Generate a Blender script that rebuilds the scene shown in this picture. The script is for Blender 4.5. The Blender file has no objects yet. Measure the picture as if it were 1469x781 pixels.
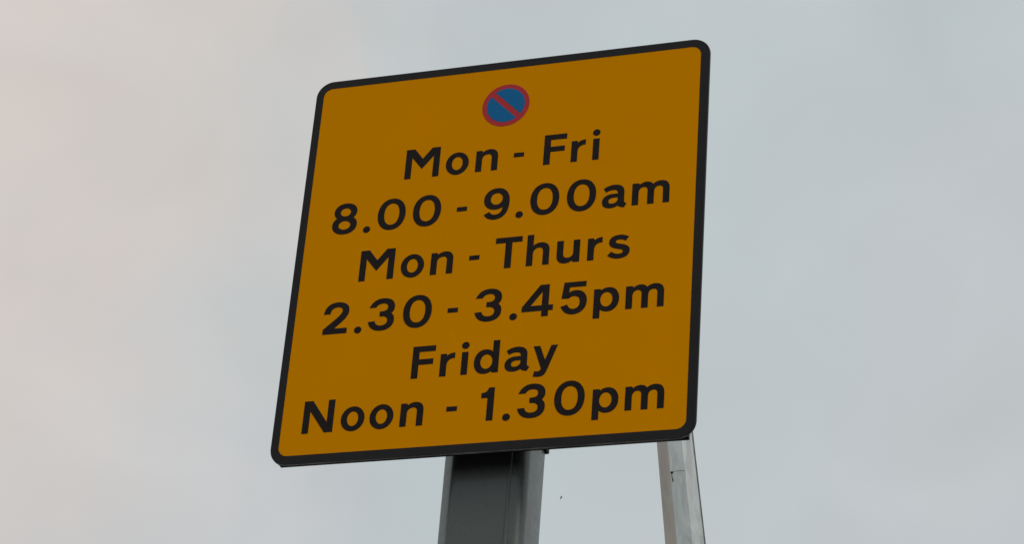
import bpy, bmesh, math, random
from mathutils import Matrix, Vector
random.seed(4)
S = bpy.context.scene
COL = S.collection

# ------------------------------------------------------------------ camera
Z0 = 2.60                                   # height of the amber panel's lower edge
cam_d = bpy.data.cameras.new('camera')
cam = bpy.data.objects.new('camera', cam_d); COL.objects.link(cam)
cam_d.sensor_fit = 'HORIZONTAL'; cam_d.sensor_width = 36.0
cam_d.lens = 3501.0 / 1469.0 * 36.0
cam_d.clip_start = 0.05; cam_d.clip_end = 3000.0
R_ = Vector((0.95106071, 0.30071229, 0.07110298)); U_ = Vector((0.08669636, -0.48053750, 0.87267832))
B_ = Vector((0.29659275, -0.82380570, -0.48309100))
m = Matrix((R_, U_, B_)).transposed().to_4x4()
m.translation = Vector((0.98667, -2.07908, -1.02536 + Z0))
cam.matrix_world = m
S.camera = cam
S.render.resolution_x = 1024; S.render.resolution_y = 545

# ------------------------------------------------------------------ world: overcast sky
SUN_EL, SUN_AZ = math.radians(40), math.radians(115)     # azimuth from +Y towards +X
w = bpy.data.worlds.new('World'); S.world = w; w.use_nodes = True
nt = w.node_tree; N = nt.nodes; Lk = nt.links; N.clear()
def nd(t, **k):
    n = N.new(t)
    for a, b in k.items(): setattr(n, a, b)
    return n
out = nd('ShaderNodeOutputWorld'); bg = nd('ShaderNodeBackground'); bg.inputs['Strength'].default_value = 0.10
Lk.new(bg.outputs[0], out.inputs[0])
sky = nd('ShaderNodeTexSky', sky_type='NISHITA'); sky.sun_disc = False
sky.sun_elevation = SUN_EL; sky.sun_rotation = SUN_AZ
tc = nd('ShaderNodeTexCoord')
nz = nd('ShaderNodeTexNoise'); nz.inputs['Scale'].default_value = 4.5; nz.inputs['Detail'].default_value = 5; nz.inputs['Roughness'].default_value = 0.42
Lk.new(tc.outputs['Generated'], nz.inputs['Vector'])
# warm thinning of the cloud deck towards one side of the sky
dot = nd('ShaderNodeVectorMath', operation='DOT_PRODUCT'); dot.inputs[1].default_value = Vector((-0.56, 0.70, 0.52)).normalized()
Lk.new(tc.outputs['Generated'], dot.inputs[0])
wm = nd('ShaderNodeMapRange'); wm.interpolation_type = 'SMOOTHSTEP'
wm.inputs['From Min'].default_value = 0.962; wm.inputs['From Max'].default_value = 1.0
wob = nd('ShaderNodeTexNoise'); wob.inputs['Scale'].default_value = 7.0; wob.inputs['Detail'].default_value = 4; wob.inputs['Roughness'].default_value = 0.5; wob.inputs['Distortion'].default_value = 0.6
Lk.new(tc.outputs['Generated'], wob.inputs['Vector'])
wa = nd('ShaderNodeMath', operation='MULTIPLY_ADD'); wa.inputs[1].default_value = 0.045
Lk.new(wob.outputs['Fac'], wa.inputs[0])
wb_ = nd('ShaderNodeMath', operation='SUBTRACT'); wb_.inputs[1].default_value = 0.0235
Lk.new(dot.outputs['Value'], wb_.inputs[0]); Lk.new(wb_.outputs[0], wa.inputs[2])
Lk.new(wa.outputs[0], wm.inputs['Value'])
nm = nd('ShaderNodeMapRange'); nm.inputs['From Min'].default_value = 0.35; nm.inputs['From Max'].default_value = 0.65
Lk.new(nz.outputs['Fac'], nm.inputs['Value'])
def mix(f, a, b):
    n = nd('ShaderNodeMix', data_type='RGBA')
    if isinstance(f, float): n.inputs['Factor'].default_value = f
    else: Lk.new(f, n.inputs['Factor'])
    for i, v in ((6, a), (7, b)):
        if isinstance(v, tuple): n.inputs[i].default_value = (*v, 1)
        else: Lk.new(v, n.inputs[i])
    return n.outputs[2]
cool = mix(nm.outputs[0], (5.50, 5.75, 5.90), (5.15, 5.85, 5.98))
warm = mix(nm.outputs[0], (6.85, 6.2, 5.75), (6.65, 6.2, 5.85))
cloud = mix(wm.outputs[0], cool, warm)
soft = nd('ShaderNodeTexNoise'); soft.inputs['Scale'].default_value = 11.0; soft.inputs['Detail'].default_value = 5; soft.inputs['Roughness'].default_value = 0.48; soft.inputs['Distortion'].default_value = 0.5
Lk.new(tc.outputs['Generated'], soft.inputs['Vector'])
sm = nd('ShaderNodeMapRange'); sm.inputs['From Min'].default_value = 0.3; sm.inputs['From Max'].default_value = 0.7
sm.inputs['To Min'].default_value = 0.955; sm.inputs['To Max'].default_value = 1.045
Lk.new(soft.outputs['Fac'], sm.inputs['Value'])
vs_ = nd('ShaderNodeVectorMath', operation='SCALE'); Lk.new(mix(0.96, sky.outputs[0], cloud), vs_.inputs[0]); Lk.new(sm.outputs[0], vs_.inputs['Scale'])
Lk.new(vs_.outputs[0], bg.inputs['Color'])

# ------------------------------------------------------------------ sun, softened by the cloud
sd = bpy.data.lights.new('sun', 'SUN'); sd.energy = 1.15; sd.angle = math.radians(25); sd.color = (1.0, 0.95, 0.88)
so = bpy.data.objects.new('sun', sd); COL.objects.link(so)
dv = Vector((math.sin(SUN_AZ) * math.cos(SUN_EL), math.cos(SUN_AZ) * math.cos(SUN_EL), math.sin(SUN_EL)))
so.rotation_euler = dv.to_track_quat('Z', 'Y').to_euler(); so.location = (3, -3, 8)

S.view_settings.view_transform = 'Standard'; S.view_settings.look = 'None'
S.view_settings.exposure = 0.0; S.view_settings.gamma = 1.0; S.view_settings.use_curve_mapping = False

# ------------------------------------------------------------------ materials
def mat(name, col, rough, metal=0.0, var=0.06, scale=30.0, bump=0.0, bscale=400.0, coat=0.0, spec=0.5, stretch=(1, 1, 1), rvar=0.08):
    M = bpy.data.materials.new(name); M.use_nodes = True
    t = M.node_tree; b = t.nodes['Principled BSDF']
    b.inputs['Metallic'].default_value = metal; b.inputs['Specular IOR Level'].default_value = spec
    b.inputs['Coat Weight'].default_value = coat; b.inputs['Coat Roughness'].default_value = 0.15
    c = t.nodes.new('ShaderNodeTexCoord'); mp = t.nodes.new('ShaderNodeMapping'); mp.inputs['Scale'].default_value = stretch
    n = t.nodes.new('ShaderNodeTexNoise'); n.inputs['Scale'].default_value = scale; n.inputs['Detail'].default_value = 6
    t.links.new(c.outputs['Object'], mp.inputs[0]); t.links.new(mp.outputs[0], n.inputs['Vector'])
    r = t.nodes.new('ShaderNodeMapRange'); r.inputs['From Min'].default_value = 0.3; r.inputs['From Max'].default_value = 0.7
    t.links.new(n.outputs['Fac'], r.inputs['Value'])
    x = t.nodes.new('ShaderNodeMix'); x.data_type = 'RGBA'
    x.inputs[6].default_value = (*[v * (1 - var) for v in col], 1); x.inputs[7].default_value = (*[min(1, v * (1 + var)) for v in col], 1)
    t.links.new(r.outputs[0], x.inputs['Factor']); t.links.new(x.outputs[2], b.inputs['Base Color'])
    rr = t.nodes.new('ShaderNodeMapRange'); rr.inputs['To Min'].default_value = rough - rvar; rr.inputs['To Max'].default_value = rough + rvar
    t.links.new(r.outputs[0], rr.inputs['Value']); t.links.new(rr.outputs[0], b.inputs['Roughness'])
    if bump:
        n2 = t.nodes.new('ShaderNodeTexNoise'); n2.inputs['Scale'].default_value = bscale; n2.inputs['Detail'].default_value = 3
        t.links.new(c.outputs['Object'], n2.inputs['Vector'])
        bp = t.nodes.new('ShaderNodeBump'); bp.inputs['Strength'].default_value = bump; bp.inputs['Distance'].default_value = 0.001
        t.links.new(n2.outputs['Fac'], bp.inputs['Height']); t.links.new(bp.outputs[0], b.inputs['Normal'])
    M['out'] = x.name
    return M

M_amber = mat('amber_sheeting', (0.80, 0.29, 0.0), 0.5, var=0.025, scale=9, bump=0.05, bscale=900, spec=0.0)
M_black = mat('black_sheeting', (0.015, 0.0125, 0.013), 0.5, var=0.25, scale=60, bump=0.15, bscale=900, spec=0.2)
M_text = mat('black_lettering', (0.016, 0.0095, 0.0085), 0.5, var=0.35, scale=120, bump=0.15, bscale=1500, spec=0.12)
M_red = mat('red_print', (0.54, 0.035, 0.042), 0.5, var=0.06, scale=300, spec=0.15)
M_blue = mat('blue_print', (0.004, 0.145, 0.36), 0.5, var=0.12, scale=600, spec=0.15)
M_edge = mat('raw_plate_edge', (0.36, 0.33, 0.30), 0.6, var=0.5, scale=40, spec=0.3)
M_rail = mat('black_rail', (0.008, 0.008, 0.009), 0.7, spec=0.2)
M_post = mat('grey_green_post_paint', (0.084, 0.090, 0.081), 0.36, var=0.12, scale=160, coat=0.3, bump=0.25, bscale=900)
M_clip = mat('black_clip_metal', (0.012, 0.012, 0.013), 0.6, spec=0.3)
M_dark = mat('black_hole', (0.02, 0.02, 0.02), 0.9, spec=0.1)
M_bird = mat('dark_feathers', (0.06, 0.065, 0.07), 0.8)
M_ground = mat('asphalt', (0.055, 0.055, 0.055), 0.9, var=0.3, scale=60, bump=0.6, bscale=200, spec=0.2)

def zinc(name, base, streak):
    """weathered galvanised steel: spangle, stains and drips of its own shape"""
    M = bpy.data.materials.new(name); M.use_nodes = True
    t = M.node_tree; L = t.links; b = t.nodes['Principled BSDF']; b.inputs['Metallic'].default_value = 0.15
    c = t.nodes.new('ShaderNodeTexCoord')
    v = t.nodes.new('ShaderNodeTexVoronoi'); v.inputs['Scale'].default_value = 55; L.new(c.outputs['Object'], v.inputs['Vector'])
    mp = t.nodes.new('ShaderNodeMapping'); mp.inputs['Scale'].default_value = (26, 26, 5.5); L.new(c.outputs['Object'], mp.inputs[0])
    n = t.nodes.new('ShaderNodeTexNoise'); n.inputs['Scale'].default_value = 1.6; n.inputs['Detail'].default_value = 7; n.inputs['Roughness'].default_value = 0.62
    n.inputs['Distortion'].default_value = 0.8
    L.new(mp.outputs[0], n.inputs['Vector'])
    r = t.nodes.new('ShaderNodeValToRGB'); e = r.color_ramp.elements
    e[0].position = 0.34; e[0].color = (*[x * streak for x in base], 1); e[1].position = 0.60; e[1].color = (*base, 1)
    L.new(n.outputs['Fac'], r.inputs['Fac'])
    x = t.nodes.new('ShaderNodeMix'); x.data_type = 'RGBA'; x.blend_type = 'MULTIPLY'; x.inputs['Factor'].default_value = 0.05
    L.new(r.outputs[0], x.inputs[6]); L.new(v.outputs['Color'], x.inputs[7]); 
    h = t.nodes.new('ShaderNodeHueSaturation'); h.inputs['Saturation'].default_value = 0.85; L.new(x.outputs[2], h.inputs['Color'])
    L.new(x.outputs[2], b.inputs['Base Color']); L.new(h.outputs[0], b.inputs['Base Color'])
    b.inputs['Roughness'].default_value = 0.55
    bp = t.nodes.new('ShaderNodeBump'); bp.inputs['Strength'].default_value = 0.3; bp.inputs['Distance'].default_value = 0.002
    L.new(n.outputs['Fac'], bp.inputs['Height']); L.new(bp.outputs[0], b.inputs['Normal'])
    return M
M_zinc = zinc('weathered_zinc', (0.57, 0.605, 0.60), 0.68)
M_zinc_brown = zinc('brownish_zinc', (0.68, 0.56, 0.47), 0.80)  # browner base colour, used on the pole's left front facet only

# ------------------------------------------------------------------ mesh helpers
def link(name, me, parent=None):
    o = bpy.data.objects.new(name, me); COL.objects.link(o)
    if parent: o.parent = parent
    return o
def from_bm(name, bm, mats, parent=None, smooth=False):
    bmesh.ops.recalc_face_normals(bm, faces=bm.faces)
    me = bpy.data.meshes.new(name); bm.to_mesh(me); bm.free()
    for mm in (mats if isinstance(mats, (list, tuple)) else [mats]): me.materials.append(mm)
    if smooth:
        for p in me.polygons: p.use_smooth = True
    return link(name, me, parent)
def rrect(x0, z0, x1, z1, r, n=12):
    p = []
    for cx, cz, a0 in ((x1 - r, z1 - r, 0), (x0 + r, z1 - r, 90), (x0 + r, z0 + r, 180), (x1 - r, z0 + r, 270)):
        for i in range(n + 1):
            a = math.radians(a0 + 90 * i / n); p.append((cx + r * math.cos(a), cz + r * math.sin(a)))
    return p
def box(bm, x0, x1, y0, y1, z0, z1, bev=0.0):
    g = bmesh.ops.create_cube(bm, size=1.0)['verts']
    for v in g: v.co = Vector((x0 + (x1 - x0) * (v.co.x + .5), y0 + (y1 - y0) * (v.co.y + .5), z0 + (z1 - z0) * (v.co.z + .5)))
    if bev:
        es = list({e for v in g for e in v.link_edges})
        bmesh.ops.bevel(bm, geom=es, offset=bev, segments=2, affect='EDGES', profile=0.5)

# thing root: at the foot of the post
PX, PY = 0.2113, 0.0630      # post centre
root = bpy.data.objects.new('parking_sign', None); COL.objects.link(root)
root.location = (PX, PY, 0); root.empty_display_size = 0.3
root['label'] = 'amber parking restriction sign with black border and black lettering on a grey post'
root['category'] = 'parking sign'
OFF = Vector((-PX, -PY, Z0))   # sign-plane coordinates -> root space
def put(o):                    # o built in sign-plane coordinates (x, depth, height above amber panel's lower edge)
    o.data.transform(Matrix.Translation(OFF)); return o

W, H = 0.4305, 0.450
# plate: aluminium blank, 3 mm
def plate():
    bm = bmesh.new()
    rings = [(rrect(-0.0091 + d, -0.0103 + d, 0.4403 - d, 0.4597 - d, 0.0195 - d, 14), y) for d, y in ((0.0006, 0.0), (0.0, 0.0006), (0.0, 0.0028), (0.0006, 0.0032))]
    vs = [[bm.verts.new((x, y, z)) for x, z in p] for p, y in rings]
    n = len(vs[0])
    for a, b in zip(vs, vs[1:]):
        for i in range(n): bm.faces.new((a[i], a[(i + 1) % n], b[(i + 1) % n], b[i]))
    bm.faces.new(vs[0]); bm.faces.new(vs[-1][::-1])
    bm.normal_update()
    bmesh.ops.recalc_face_normals(bm, faces=bm.faces)
    for f in bm.faces:
        if f.normal.z < -0.6: f.material_index = 1          # film trimmed short: bare metal along the lower edge
    return from_bm('sign_plate', bm, [M_black, M_edge], root)
pl = put(plate())
# amber face film
def film(name, pts, y, th, mt, holes=None):
    bm = bmesh.new()
    a = [bm.verts.new((x, y, z)) for x, z in pts]; b = [bm.verts.new((x, y + th, z)) for x, z in pts]; n = len(a)
    if holes:
        c = [bm.verts.new((x, y, z)) for x, z in holes]; d = [bm.verts.new((x, y + th, z)) for x, z in holes]
        for i in range(n):
            j = (i + 1) % n
            bm.faces.new((a[i], a[j], c[j], c[i])); bm.faces.new((c[i], c[j], d[j], d[i])); bm.faces.new((a[i], b[i], b[j], a[j]))
    else:
        bm.faces.new(a)
        for i in range(n): bm.faces.new((a[i], b[i], b[(i + 1) % n], a[(i + 1) % n]))
    return put(from_bm(name, bm, mt, pl))
film('amber_face', rrect(-0.002, -0.002, W + 0.002, H + 0.002, 0.012, 14), -0.0002, 0.0002, M_amber)
film('black_border', rrect(-0.0087, -0.0097, 0.4399, 0.4593, 0.0192, 14), -0.0004, 0.0004, M_black, holes=rrect(0, 0, W, H, 0.0105, 14))

# ------------------------------------------------------------------ lettering: a drawn alphabet, millimetres, baseline at 0
def ell(x0, y0, x1, y1, k=0.5523):
    cx, cy, a, b = (x0 + x1) / 2, (y0 + y1) / 2, (x1 - x0) / 2, (y1 - y0) / 2
    f = lambda *v: ' '.join('%.3f' % q for q in v)
    return ('M' + f(x1, cy) + ' C' + f(x1, cy + k * b, cx + k * a, y1, cx, y1) + ' C' + f(cx - k * a, y1, x0, cy + k * b, x0, cy)
            + ' C' + f(x0, cy - k * b, cx - k * a, y0, cx, y0) + ' C' + f(cx + k * a, y0, x1, cy - k * b, x1, cy))
GL = {
 'M': 'M0 0 L0 37.1 L9.6 37.1 L19.3 24.2 L29.4 37.1 L39 37.1 L39 0 L31.8 0 L31.8 26.8 L19.3 11.2 L7.2 26.4 L7.2 0',
 'N': 'M0 0 L0 37.1 L9.3 37.1 L26.7 11.9 L26.7 37.1 L34 37.1 L34 0 L24.9 0 L7.3 25.2 L7.3 0',
 'F': 'M0 0 L0 37 L24.8 37 L24.8 30.4 L7.3 30.4 L7.3 21.9 L23 21.9 L23 15.5 L7.3 15.5 L7.3 0',
 'T': 'M11 0 L11 30.4 L0 30.4 L0 37 L29.2 37 L29.2 30.4 L18.3 30.4 L18.3 0',
 'i': 'M0 0 L0 26.3 L7 26.3 L7 0|' + ell(-0.8, 29.7, 7.4, 37.9),
 'r': 'M0 0 L0 26 L6.3 26 L7.2 23.5 C8.8 25.6 11.5 26.7 15.6 26.7 L15.6 20.4 C10.5 20.4 7 18 7 12 L7 0',
 'n': 'M0 0 L0 26.2 L6.3 26.2 L7.6 24.2 C9.8 26.2 12.6 27.2 15.4 27.2 C21.6 27.2 24.8 23.6 24.8 17.2 L24.8 0 L17.8 0 L17.8 16 C17.8 19.3 16.4 21 13.6 21 C10 21 7 18.6 7 14.6 L7 0',
 'h': 'M0 0 L0 37.2 L7 37.2 L7 24.2 C9.4 26.3 12.4 27.2 15.2 27.2 C21.6 27.2 24.8 23.6 24.8 17.2 L24.8 0 L17.8 0 L17.8 16 C17.8 19.3 16.4 21 13.6 21 C10 21 7 18.6 7 14.6 L7 0',
 'm': 'M0 0 L0 26.2 L6.6 26.2 L8 24.4 C10 26.3 12.6 27.3 15.4 27.3 C18.6 27.3 20.8 26 22.2 23.9 C24.4 26.2 27.2 27.3 30.6 27.3 C36.8 27.3 40 23.7 40 17.2 L40 0 L33 0 L33 16 C33 19.3 31.8 21 29.2 21 C25.8 21 23.5 18.6 23.5 14.6 L23.5 0 L16.5 0 L16.5 16 C16.5 19.3 15.2 21 12.6 21 C9.2 21 7 18.6 7 14.6 L7 0',
 'u': 'M0 26.4 L7 26.4 L7 11.5 C7 7.8 8.6 5.9 11.8 5.9 C15.4 5.9 17.8 8 17.8 11.6 L17.8 26.4 L24.8 26.4 L24.8 0 L17.9 0 L16.9 2 C14.6 0.2 12 -0.7 9.4 -0.7 C3.2 -0.7 0 3 0 9.2',
 'd': 'M19.6 24.4 L19.6 37 L26.6 37 L26.6 0 L20.1 0 L19.1 1.7 C17 0 14.3 -0.8 11.4 -0.8 C4.6 -0.8 0 4.6 0 13.2 C0 22 4.8 27.3 12 27.3 C15 27.3 17.6 26.3 19.6 24.4|' + ell(6.9, 4.9, 19.7, 21.3),
 'p': 'M0 -7.8 L0 26 L6.5 26 L7.6 24.6 C9.8 26.5 12.4 27.4 15.4 27.4 C22 27.4 26.8 21.8 26.8 13.6 C26.8 5.2 22 -0.7 14.8 -0.7 C11.8 -0.7 9.2 0.2 7 2.2 L7 -7.8|' + ell(7.0, 5.2, 19.8, 21.9),
 'y': 'M0 26.2 L7.1 26.2 L13 10 L18.8 26.2 L25.8 26.2 L15.8 -1.6 C14.2 -6.3 12 -8.9 7.2 -8.9 C5.2 -8.9 3.2 -8.7 1.2 -8.2 L2.3 -2.2 C3.4 -2.5 4.5 -2.6 5.6 -2.6 C7.6 -2.6 8.6 -1.6 9.3 0.4',
 'a': 'M1.2 23.4 C4.6 26 8.6 27.4 12.8 27.4 C19.9 27.4 23.8 24 23.8 17.6 L23.8 7.4 C23.8 5.4 24.6 4.2 26.7 3.8 L24.2 -1.1 C21 -0.9 18.6 0 17.2 1.6 C15 0 12.2 -0.8 9 -0.8 C3.4 -0.8 0 2.3 0 7.2 C0 13.2 4.8 16.5 12.6 16.5 L16.8 16.5 C16.8 19.6 15.2 21 11.9 21 C9.2 21 6.5 20.2 4 18.6|M16.8 11.7 L13 11.7 C9.2 11.7 7 10.2 7 7.7 C7 5.8 8.4 4.7 10.6 4.7 C13.8 4.7 16.8 6.6 16.8 9.6',
 's': 'M22.4 24.4 L18.9 19.5 C16.9 21 14.8 21.7 12.4 21.7 C9.9 21.7 8.6 21 8.6 19.6 C8.6 18 10 17.4 13.4 16.7 C20.3 15.3 23.8 12.9 23.8 8.2 C23.8 2.6 19.4 -0.7 12 -0.7 C7.2 -0.7 3.2 0.8 0 3.8 L4.2 8.4 C6.4 6.2 9 5 12 5 C14.8 5 16.4 5.9 16.4 7.5 C16.4 9.4 14.6 10 10.8 10.8 C4.6 12.2 1.3 14.8 1.3 19 C1.3 24.2 5.4 27.4 12.2 27.4 C16.2 27.4 19.6 26.4 22.4 24.4',
 'o': ell(0, -0.9, 26, 27.4) + '|' + ell(6.9, 5.1, 19.1, 21.6),
 '0': ell(0, -0.9, 31.7, 38.0, 0.60) + '|' + ell(7.4, 5.5, 24.5, 31.9, 0.62),
 '1': 'M6.8 0 L6.8 25.6 L0 25.6 L0 31.4 C4.4 31.4 6.6 33.6 7.6 37.2 L13.9 37.2 L13.9 0',
 '2': 'M0 24 C0.3 32.5 5.6 37.8 14.6 37.8 C23 37.8 28.3 33.6 28.3 27.2 C28.3 22.8 26.2 18.6 21.6 14.2 L13.4 6.5 L27.8 6.5 L27.8 0 L0.6 0 L0.6 6.0 L14.6 18.4 C18.9 22.4 20.8 24.8 20.8 27.3 C20.8 30 18.6 31.6 15 31.6 C10.4 31.6 7.5 28.9 7.4 24',
 '3': 'M0.2 27.2 C2.6 34 7.6 37.8 15 37.8 C23.6 37.8 28.6 33.6 28.6 27 C28.6 23.4 27.6 21.2 25.4 19.4 C27.9 17.4 29 14.8 29 11.2 C29 4 23.6 -0.7 14.8 -0.7 C6.8 -0.7 1.4 3.4 0 10.8 L7.5 11.2 C8.2 7.4 10.8 5.5 14.6 5.5 C18.8 5.5 21.4 7.5 21.4 10.9 C21.4 14.3 19 16.2 14.6 16.2 L12.3 16.2 L12.3 22.2 L14.4 22.2 C18.6 22.2 21 23.8 21 26.9 C21 29.8 18.8 31.5 15 31.5 C11.4 31.5 8.9 30 7.8 27.2',
 '4': 'M18.6 37 L28.5 37 L28.5 13.1 L33.4 13.1 L33.4 6.6 L28.5 6.6 L28.5 0 L21.3 0 L21.3 6.6 L0 6.6 L0 12.3|M21.3 28.8 L21.3 13.1 L9.3 13.1',
 '5': 'M2.7 37.1 L26.2 37.1 L26.2 31 L8.8 31 L8.3 25 C10.4 26.6 12.8 27.3 15.5 27.3 C22.8 27.3 27.7 22.2 27.7 14.2 C27.7 5.2 22 -0.7 13.4 -0.7 C7 -0.7 2.4 2.8 0 9.2 L7 11.2 C8.3 7.6 10.4 5.7 13.4 5.7 C17.6 5.7 20.2 8.6 20.2 13.4 C20.2 17.8 17.8 20.4 13.8 20.4 C11.4 20.4 9.4 19.5 8.1 17.9 L0.5 18.5',
 '8': 'M4.6 19.6 C2.2 21.6 1.1 24.4 1.1 27.2 C1.1 33.6 6.4 37.8 14.2 37.8 C22 37.8 27.3 33.6 27.3 27.2 C27.3 24.4 26.2 21.6 23.8 19.6 C26.8 17.6 28.4 14.6 28.4 10.8 C28.4 3.9 22.8 -0.8 14.2 -0.8 C5.6 -0.8 0 3.9 0 10.8 C0 14.6 1.6 17.6 4.6 19.6|' + ell(8.3, 21.7, 20.1, 31.6) + '|' + ell(7.4, 5.2, 20.9, 15.7),
 '9': 'M1 6.2 L7 9.4 C8.2 6.8 10.4 5.3 13.2 5.3 C18 5.3 21 8.6 21.2 14 C19.2 12.2 16.4 11.4 13.4 11.4 C5.4 11.4 0 16.6 0 24.2 C0 32.2 5.8 37.8 14 37.8 C23 37.8 28.6 31.4 28.6 20.2 C28.6 7 23 -0.8 13.2 -0.8 C7.4 -0.8 3.4 1.5 1 6.2|' + ell(7.4, 17.5, 20.7, 31.6),
 '-': 'M0 13.5 L0 18.9 L11.3 18.9 L11.3 13.5',
 '.': ell(-4.1, -1.7, 4.1, 6.5),
}
LINES = [
 (320.8, [('M',106.7),('o',153.2),('n',187.1),('-',229.7),('F',263.0),('r',293.4),('i',317.1)]),
 (260.0, [('8',29.3),('.',69.8),('0',81.0),('0',121.1),('-',170.8),('9',200.6),('.',241.0),('0',252.2),('0',292.3),('a',330.8),('m',362.9)]),
 (198.9, [('M',67.0),('o',113.8),('n',147.2),('-',189.7),('T',217.9),('h',252.6),('u',285.4),('r',318.5),('s',339.9)]),
 (138.2, [('2',32.6),('.',72.9),('3',83.4),('0',121.9),('-',171.2),('3',201.0),('.',243.4),('4',252.1),('5',293.6),('p',328.5),('m',362.2)]),
 (78.0, [('F',137.6),('r',168.5),('i',191.5),('d',205.2),('a',238.3),('y',268.1)]),
 (24.0, [('N',23.4),('o',65.6),('o',97.1),('n',130.5),('-',180.0),('1',216.3),('.',244.5),('3',255.5),('0',293.8),('p',333.7),('m',367.2)]),
]
def splines(cu, path, ox, oy):
    for sub in path.split('|'):
        pts = []           # [co, hl, hr]
        for tok in sub.replace('M', '#M').replace('L', '#L').replace('C', '#C').split('#')[1:]:
            v = [float(q) for q in tok[1:].split()]
            if tok[0] in 'ML': pts.append([v[0:2], None, None])
            else:
                pts[-1][2] = v[0:2]; pts.append([v[4:6], v[2:4], None])
        if len(pts) > 2 and math.dist(pts[0][0], pts[-1][0]) < 1e-3:
            pts[0][1] = pts[-1][1]; pts.pop()
        s = cu.splines.new('BEZIER'); s.bezier_points.add(len(pts) - 1); s.use_cyclic_u = True
        P3 = lambda q: Vector(((q[0] + ox) / 1000, (q[1] + oy) / 1000, 0))
        n = len(pts)
        for i, b in enumerate(s.bezier_points):
            c, hl, hr = pts[i]
            b.handle_left_type = b.handle_right_type = 'FREE'
            b.co = P3(c)
            b.handle_left = P3(hl) if hl else P3(c).lerp(P3(pts[i - 1][0]), 1 / 3)
            b.handle_right = P3(hr) if hr else P3(c).lerp(P3(pts[(i + 1) % n][0]), 1 / 3)
def curve_mesh(name, subs, depth, y, mts, parent):
    cu = bpy.data.curves.new(name + '_outline', 'CURVE'); cu.dimensions = '2D'; cu.fill_mode = 'BOTH'; cu.resolution_u = 10
    cu.extrude = depth / 2
    for p, ox, oy in subs: splines(cu, p, ox, oy)
    tmp = bpy.data.objects.new('tmp', cu); COL.objects.link(tmp)
    bpy.context.view_layer.update()
    me = bpy.data.meshes.new_from_object(tmp.evaluated_get(bpy.context.evaluated_depsgraph_get()))
    bpy.data.objects.remove(tmp); bpy.data.curves.remove(cu)
    me.name = name
    me.transform(Matrix.Translation((0, y, 0)) @ Matrix.Rotation(math.radians(90), 4, 'X'))
    me.materials.clear(); me.materials.append(mts)
    for p in me.polygons: p.use_smooth = False
    return put(link(name, me, parent))
for base, gl in LINES:                       # each word, dash and time is a piece of lettering of its own
    words = [[]]
    for c, x in gl:
        if c == '-' or (words[-1] and words[-1][-1][0] == '-'): words.append([])
        words[-1].append((c, x))
    for wd in words:
        if wd: curve_mesh('lettering', [(GL[c], x, base) for c, x in wd], 0.0002, -0.0003, M_text, pl)

# roundel: blue disc inside a red ring with a red bar falling from upper left to lower right
def roundel():
    cx, cz, R = 0.5013 * W, (1 - 0.10616) * H, 0.0266
    r = 0.0215; hb = 0.0032                # inner radius, half bar width
    n = 96
    bm = bmesh.new()
    y0, y1 = -0.00045, -0.0002
    # red base disc
    top = [bm.verts.new((cx + R * math.cos(2 * math.pi * i / n), y0, cz + R * math.sin(2 * math.pi * i / n))) for i in range(n)]
    bot = [bm.verts.new((v.co.x, y1, v.co.z)) for v in top]
    bm.faces.new(top)
    for i in range(n): bm.faces.new((top[i], bot[i], bot[(i + 1) % n], top[(i + 1) % n]))
    # two blue segments
    a = math.asin(hb / r)
    for s in (0, 1):
        vs = []
        for i in range(41):
            t = a + (math.pi - 2 * a) * i / 40 + s * math.pi - math.radians(45)
            vs.append(bm.verts.new((cx + r * math.cos(t), y0 - 0.00015, cz + r * math.sin(t))))
        lo = [bm.verts.new((v.co.x, y0, v.co.z)) for v in vs]
        f = bm.faces.new(vs); f.material_index = 1
        for i in range(41):
            f = bm.faces.new((vs[i], lo[i], lo[(i + 1) % 41], vs[(i + 1) % 41])); f.material_index = 1
    return put(from_bm('roundel', bm, [M_red, M_blue], pl))
roundel()

# ------------------------------------------------------------------ rails and clamps behind the plate
def rail(z):
    bm = bmesh.new(); box(bm, 0.0, 0.4315, 0.0033, 0.0120, z, z + 0.024, 0.0004)
    box(bm, 0.010, 0.420, 0.0121, 0.0310, z + 0.013, z + 0.023, 0.0004)
    return put(from_bm('mounting_rail', bm, M_rail, root))
rail(-0.0070); rail(0.418)
PW, PD = 0.0940, 0.0620
def sect(w, d, e=0.0):
    """rolled post: broad flat chamfer at the left front corner, small radii elsewhere"""
    hw, hd, ch = w / 2, d / 2, 0.0157
    p = []
    def arc(cx, cy, r, a0, a1, n=6):
        for i in range(n + 1):
            a = math.radians(a0 + (a1 - a0) * i / n); p.append((cx + r * math.cos(a), cy + r * math.sin(a)))
    r = 0.006 + e
    arc(hw - r, hd - r, r, 0, 90); arc(-hw + r, hd - r, r, 90, 180)
    q = 0.0110; k = q * math.tan(math.radians(22.5))
    arc(-hw + q, -hd + ch + k, q, 180, 225, 6); arc(-hw + ch + k, -hd + q, q, 225, 270, 6)
    r = 0.0130
    arc(hw - r, -hd + r, r, 270, 360, 9)
    return p
def prism(name, pts, z0, z1, mt, parent, smooth=True, cap=True):
    bm = bmesh.new()
    a = [bm.verts.new((x, y, z0)) for x, y in pts]; b = [bm.verts.new((x, y, z1)) for x, y in pts]; n = len(a)
    for i in range(n): bm.faces.new((a[i], a[(i + 1) % n], b[(i + 1) % n], b[i])).smooth = smooth
    if cap: bm.faces.new(a[::-1]); bm.faces.new(b)
    return from_bm(name, bm, mt, parent)
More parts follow.
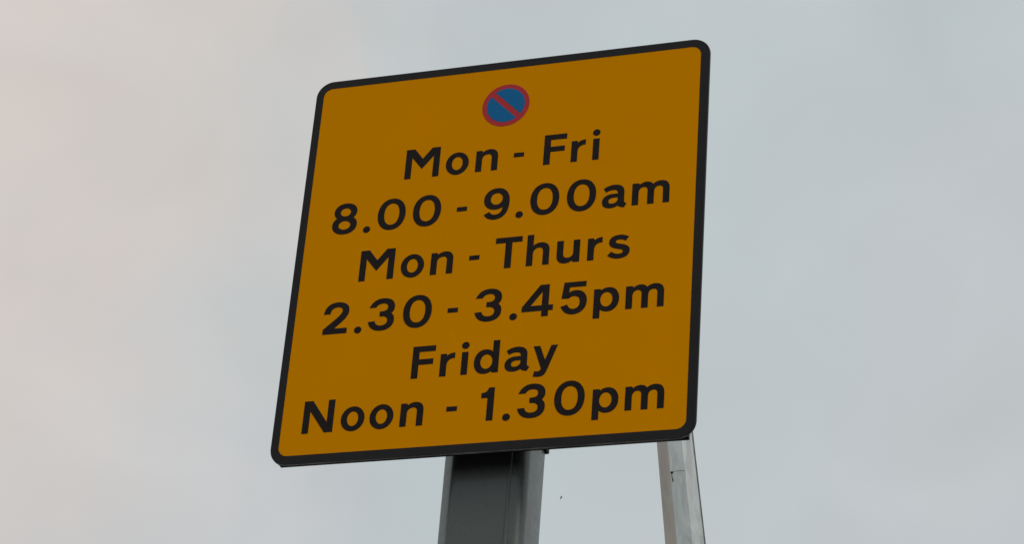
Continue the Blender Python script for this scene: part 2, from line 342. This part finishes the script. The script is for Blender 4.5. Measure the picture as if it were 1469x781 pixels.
# post section: rounded square with a small rolled rib beside its right front corner
sec = sect(PW, PD)
hw, hd = PW / 2, PD / 2
gx = hw - 0.0165
rib = [(gx - 0.0017, -hd), (gx - 0.0009, -hd - 0.0011), (gx + 0.0009, -hd - 0.0011), (gx + 0.0017, -hd)]
k = max(i for i in range(len(sec)) if abs(sec[i][1] + hd) < 1e-6 and sec[i][0] < 0)
sec = sec[:k + 1] + rib + sec[k + 1:]
post = prism('post', sec, -0.3, Z0 + 0.452, M_post, root, smooth=False)
for p in post.data.polygons: p.use_smooth = len(p.vertices) == 4
post.data.set_sharp_from_angle(angle=math.radians(30)) if hasattr(post.data, 'set_sharp_from_angle') else None
def clamp(z):
    bm = bmesh.new()
    o = sect(PW + 0.004, PD + 0.004, 0.002); i_ = sect(PW + 0.0003, PD + 0.0003); n = len(o)
    q = [[bm.verts.new((x, y, zz)) for x, y in s] for s in (o, i_) for zz in (z, z + 0.020)]
    for i in range(n):
        j = (i + 1) % n
        for a, b in ((q[0], q[1]), (q[1], q[3]), (q[3], q[2]), (q[2], q[0])): bm.faces.new((a[i], a[j], b[j], b[i]))
    box(bm, hw - 0.003, hw + 0.0028, hd - 0.014, hd + 0.001, z - 0.0140, z + 0.0206, 0.0012)
    return from_bm('clamp', bm, M_clip, root)
clamp(Z0 + 0.0420); clamp(Z0 + 0.405)

# ------------------------------------------------------------------ galvanised column behind the sign, leaning
Cc = Vector((0.98667, -2.07908, -1.02536))
def ray(px, py, y):
    d = R_ * ((px - 734.5) / 3501) - U_ * ((py - 390.5) / 3501) - B_
    return Cc + d * ((y - Cc.y) / d.y)
YP = 2.4
tl, tr_, bl, br = ray(941.7, 634.8, YP), ray(994.6, 623.2 + 11.6, YP), ray(953.8, 781, YP), ray(1011.4, 781, YP)
ct, cb = (tl + tr_) / 2, (bl + br) / 2
view = (cb - Cc); view.z = 0; view.normalize()
cosv = view.y
axis = (ct - cb).normalized()
wt, wb = (tr_ - tl).length * cosv, (br - bl).length * cosv
rate = (wb - wt) / (ct - cb).length
foot_len = (cb.z + Z0 + 0.05) / axis.z
foot = cb - axis * foot_len
top_len = (ct - cb).length + 0.42
col = bpy.data.objects.new('steel_pole', None); COL.objects.link(col)
col['label'] = 'weathered galvanised eight-sided steel pole leaning behind the lower right corner of the amber sign'
col['category'] = 'pole'
col.location = foot + Vector((0, 0, Z0))
col.rotation_mode = 'QUATERNION'
zq = axis
xq = Vector((view.y, -view.x, 0)); xq = (xq - zq * xq.dot(zq)).normalized(); yq = zq.cross(xq)
col.rotation_quaternion = Matrix((xq, yq, zq)).transposed().to_quaternion()
TW = math.radians(-3.0)
def r_at(s): return max(0.02, (wb - rate * s) / 2 / math.cos(math.radians(22.5 - 4.0)) )      # s measured up from cb
def oct_pts(R, k=8, ph=22.5): return [(R * math.cos(math.radians(ph + 45 * i) + TW), R * math.sin(math.radians(ph + 45 * i) + TW)) for i in range(8)]
JOINT = 0.0
def lens_to(s): return s + foot_len
sj = (ct - cb).length * (781 - 689) / (781 - 634.8)      # where the joint line crosses
bm = bmesh.new()
levels = []
s_list = [-foot_len, -foot_len * .5, -0.3, -0.1, 0.0, sj - 0.0012, sj - 0.0011, sj + 0.0011, sj + 0.0012, (ct - cb).length, top_len]
prev = None
for idx, s in enumerate(s_list):
    R = r_at(s)
    ring = [bm.verts.new((x, y, lens_to(s))) for x, y in oct_pts(R)]
    if prev:
        for i in range(8):
            f = bm.faces.new((prev[i], prev[(i + 1) % 8], ring[(i + 1) % 8], ring[i]))
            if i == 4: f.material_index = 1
    else: bm.faces.new(ring[::-1])
    prev = ring
bm.faces.new(prev)
shaft = from_bm('shaft', bm, [M_zinc, M_zinc_brown], col)
# small bevel for worn arrises
bv = shaft.modifiers.new('bevel', 'BEVEL'); bv.width = 0.0015; bv.segments = 2; bv.limit_method = 'ANGLE'; bv.angle_limit = math.radians(25)
# seam strip along the right-hand arris
bm = bmesh.new()
prev = None
for s in (-foot_len, 0, (ct - cb).length, top_len):
    R = r_at(s); a = math.radians(22.5 + 45 * 7) + TW
    cxp, cyp = R * math.cos(a), R * math.sin(a)
    q = [bm.verts.new((cxp + dx, cyp + dy, lens_to(s))) for dx, dy in ((-0.0015, -0.0008), (0.0022, -0.0004), (0.0022, 0.004), (-0.0015, 0.004))]
    if prev:
        for i in range(4): bm.faces.new((prev[i], prev[(i + 1) % 4], q[(i + 1) % 4], q[i]))
    else: bm.faces.new(q)
    prev = q
bm.faces.new(prev[::-1])
from_bm('seam', bm, mat('dark_seam_sealant', (0.13, 0.14, 0.14), 0.7, var=0.5, scale=60), col)
# bolt hole with a drip beside the left arris of the middle facet, just below the joint
def blob(name, u_, s, rx, rz):
    R = r_at(s); i0, i1 = 5, 6
    P = oct_pts(R); a, b = Vector((*P[i0], 0)), Vector((*P[i1], 0))
    p = a.lerp(b, u_); nrm = (b - a).normalized().cross(Vector((0, 0, 1))); t = (b - a).normalized()
    if nrm.dot(p) < 0: nrm = -nrm
    bm = bmesh.new(); n = 14
    ang = [2 * math.pi * i / n for i in range(n)]
    rr = [1 + 0.18 * math.sin(3 * g + u_ * 9) for g in ang]
    f_ = [bm.verts.new(p + nrm * 0.0008 + t * (rx * q * math.cos(g)) + Vector((0, 0, lens_to(s) + rz * q * math.sin(g)))) for g, q in zip(ang, rr)]
    k_ = [bm.verts.new(v.co - nrm * 0.002) for v in f_]
    bm.faces.new(f_)
    for i in range(n): bm.faces.new((f_[i], k_[i], k_[(i + 1) % n], f_[(i + 1) % n]))
    return from_bm(name, bm, M_dark, col)
# joint line scored across the middle facet
R = r_at(sj); P = oct_pts(R); a, b = Vector((*P[5], 0)), Vector((*P[6], 0)); nrm = ((a + b) / 2).normalized()
bm = bmesh.new()
f_ = [bm.verts.new(a.lerp(b, u_) + nrm * 0.0005 + Vector((0, 0, lens_to(sj) + dz))) for u_, dz in ((0.05, -0.0006), (0.35, -0.0001), (0.97, -0.0006), (0.97, -0.0001), (0.4, 0.0005), (0.05, 0.0003))]
k_ = [bm.verts.new(v.co - nrm * 0.0015) for v in f_]
bm.faces.new(f_)
for i in range(6): bm.faces.new((f_[i], k_[i], k_[(i + 1) % 6], f_[(i + 1) % 6]))
from_bm('joint', bm, mat('joint_grime', (0.2, 0.21, 0.21), 0.8, var=0.5, scale=150), col)
blob('bolt', 0.11, sj - 0.003, 0.0026, 0.0028)
blob('stain', 0.13, sj - 0.019, 0.0010, 0.0045)
blob('stain', 0.10, sj - 0.011, 0.0007, 0.0030)

# ------------------------------------------------------------------ bird far off
D = 170.0
d = (R_ * ((804.9 - 734.5) / 3501) - U_ * ((714.7 - 390.5) / 3501) - B_)
bp_ = Cc + Vector((0, 0, Z0)) + d * D
def bird():
    bm = bmesh.new()
    body = bmesh.ops.create_uvsphere(bm, u_segments=14, v_segments=10, radius=1.0)['verts']
    for v in body:
        z = v.co.z
        v.co = Vector((v.co.x * 0.038 * (1 - .25 * z), v.co.y * 0.034, z * 0.11 + 0.0))
    head = bmesh.ops.create_uvsphere(bm, u_segments=10, v_segments=8, radius=0.026)['verts']
    for v in head: v.co += Vector((0, 0.004, 0.115))
    bk = bmesh.ops.create_cone(bm, segments=8, radius1=0.007, radius2=0.001, depth=0.03, cap_ends=True)['verts']
    for v in bk: v.co += Vector((0, 0.004, 0.15))
    for s in (-1, 1):
        prof = [(0.02, 0.055, 0.0), (0.09, 0.075, 0.012), (0.19, 0.03, 0.0), (0.20, 0.0, -0.004), (0.10, 0.0, 0.008), (0.02, -0.03, 0.0)]
        t = [bm.verts.new((s * x, y + 0.006, z)) for x, z, y in prof]; l = [bm.verts.new((s * x, y - 0.004, z)) for x, z, y in prof]
        bm.faces.new(t); bm.faces.new(l[::-1])
        for i in range(6): bm.faces.new((t[i], l[i], l[(i + 1) % 6], t[(i + 1) % 6]))
    tail = [(0.014, -0.08), (0.03, -0.17), (-0.03, -0.17), (-0.014, -0.08)]
    t = [bm.verts.new((x, 0.005, z)) for x, z in tail]; l = [bm.verts.new((x, -0.004, z)) for x, z in tail]
    bm.faces.new(t); bm.faces.new(l[::-1])
    for i in range(4): bm.faces.new((t[i], l[i], l[(i + 1) % 4], t[(i + 1) % 4]))
    return from_bm('bird', bm, M_bird)
bd = bird(); bd.location = bp_
rt = Matrix((R_, U_, B_)).transposed()
bd.rotation_mode = 'QUATERNION'
bd.rotation_quaternion = (rt @ Matrix.Rotation(math.radians(-27), 3, 'Z') @ Matrix.Rotation(math.radians(-90), 3, 'X') @ Matrix.Rotation(math.radians(68), 3, 'Z')).to_quaternion()
bd['label'] = 'tiny dark bird flying far off in the pale sky between grey post and steel pole'
bd['category'] = 'bird'

# ------------------------------------------------------------------ ground, out of sight below
bm = bmesh.new()
bmesh.ops.create_grid(bm, x_segments=2, y_segments=2, size=900)
g = from_bm('ground', bm, M_ground); g['kind'] = 'structure'; g['label'] = 'grey asphalt ground below the sign'
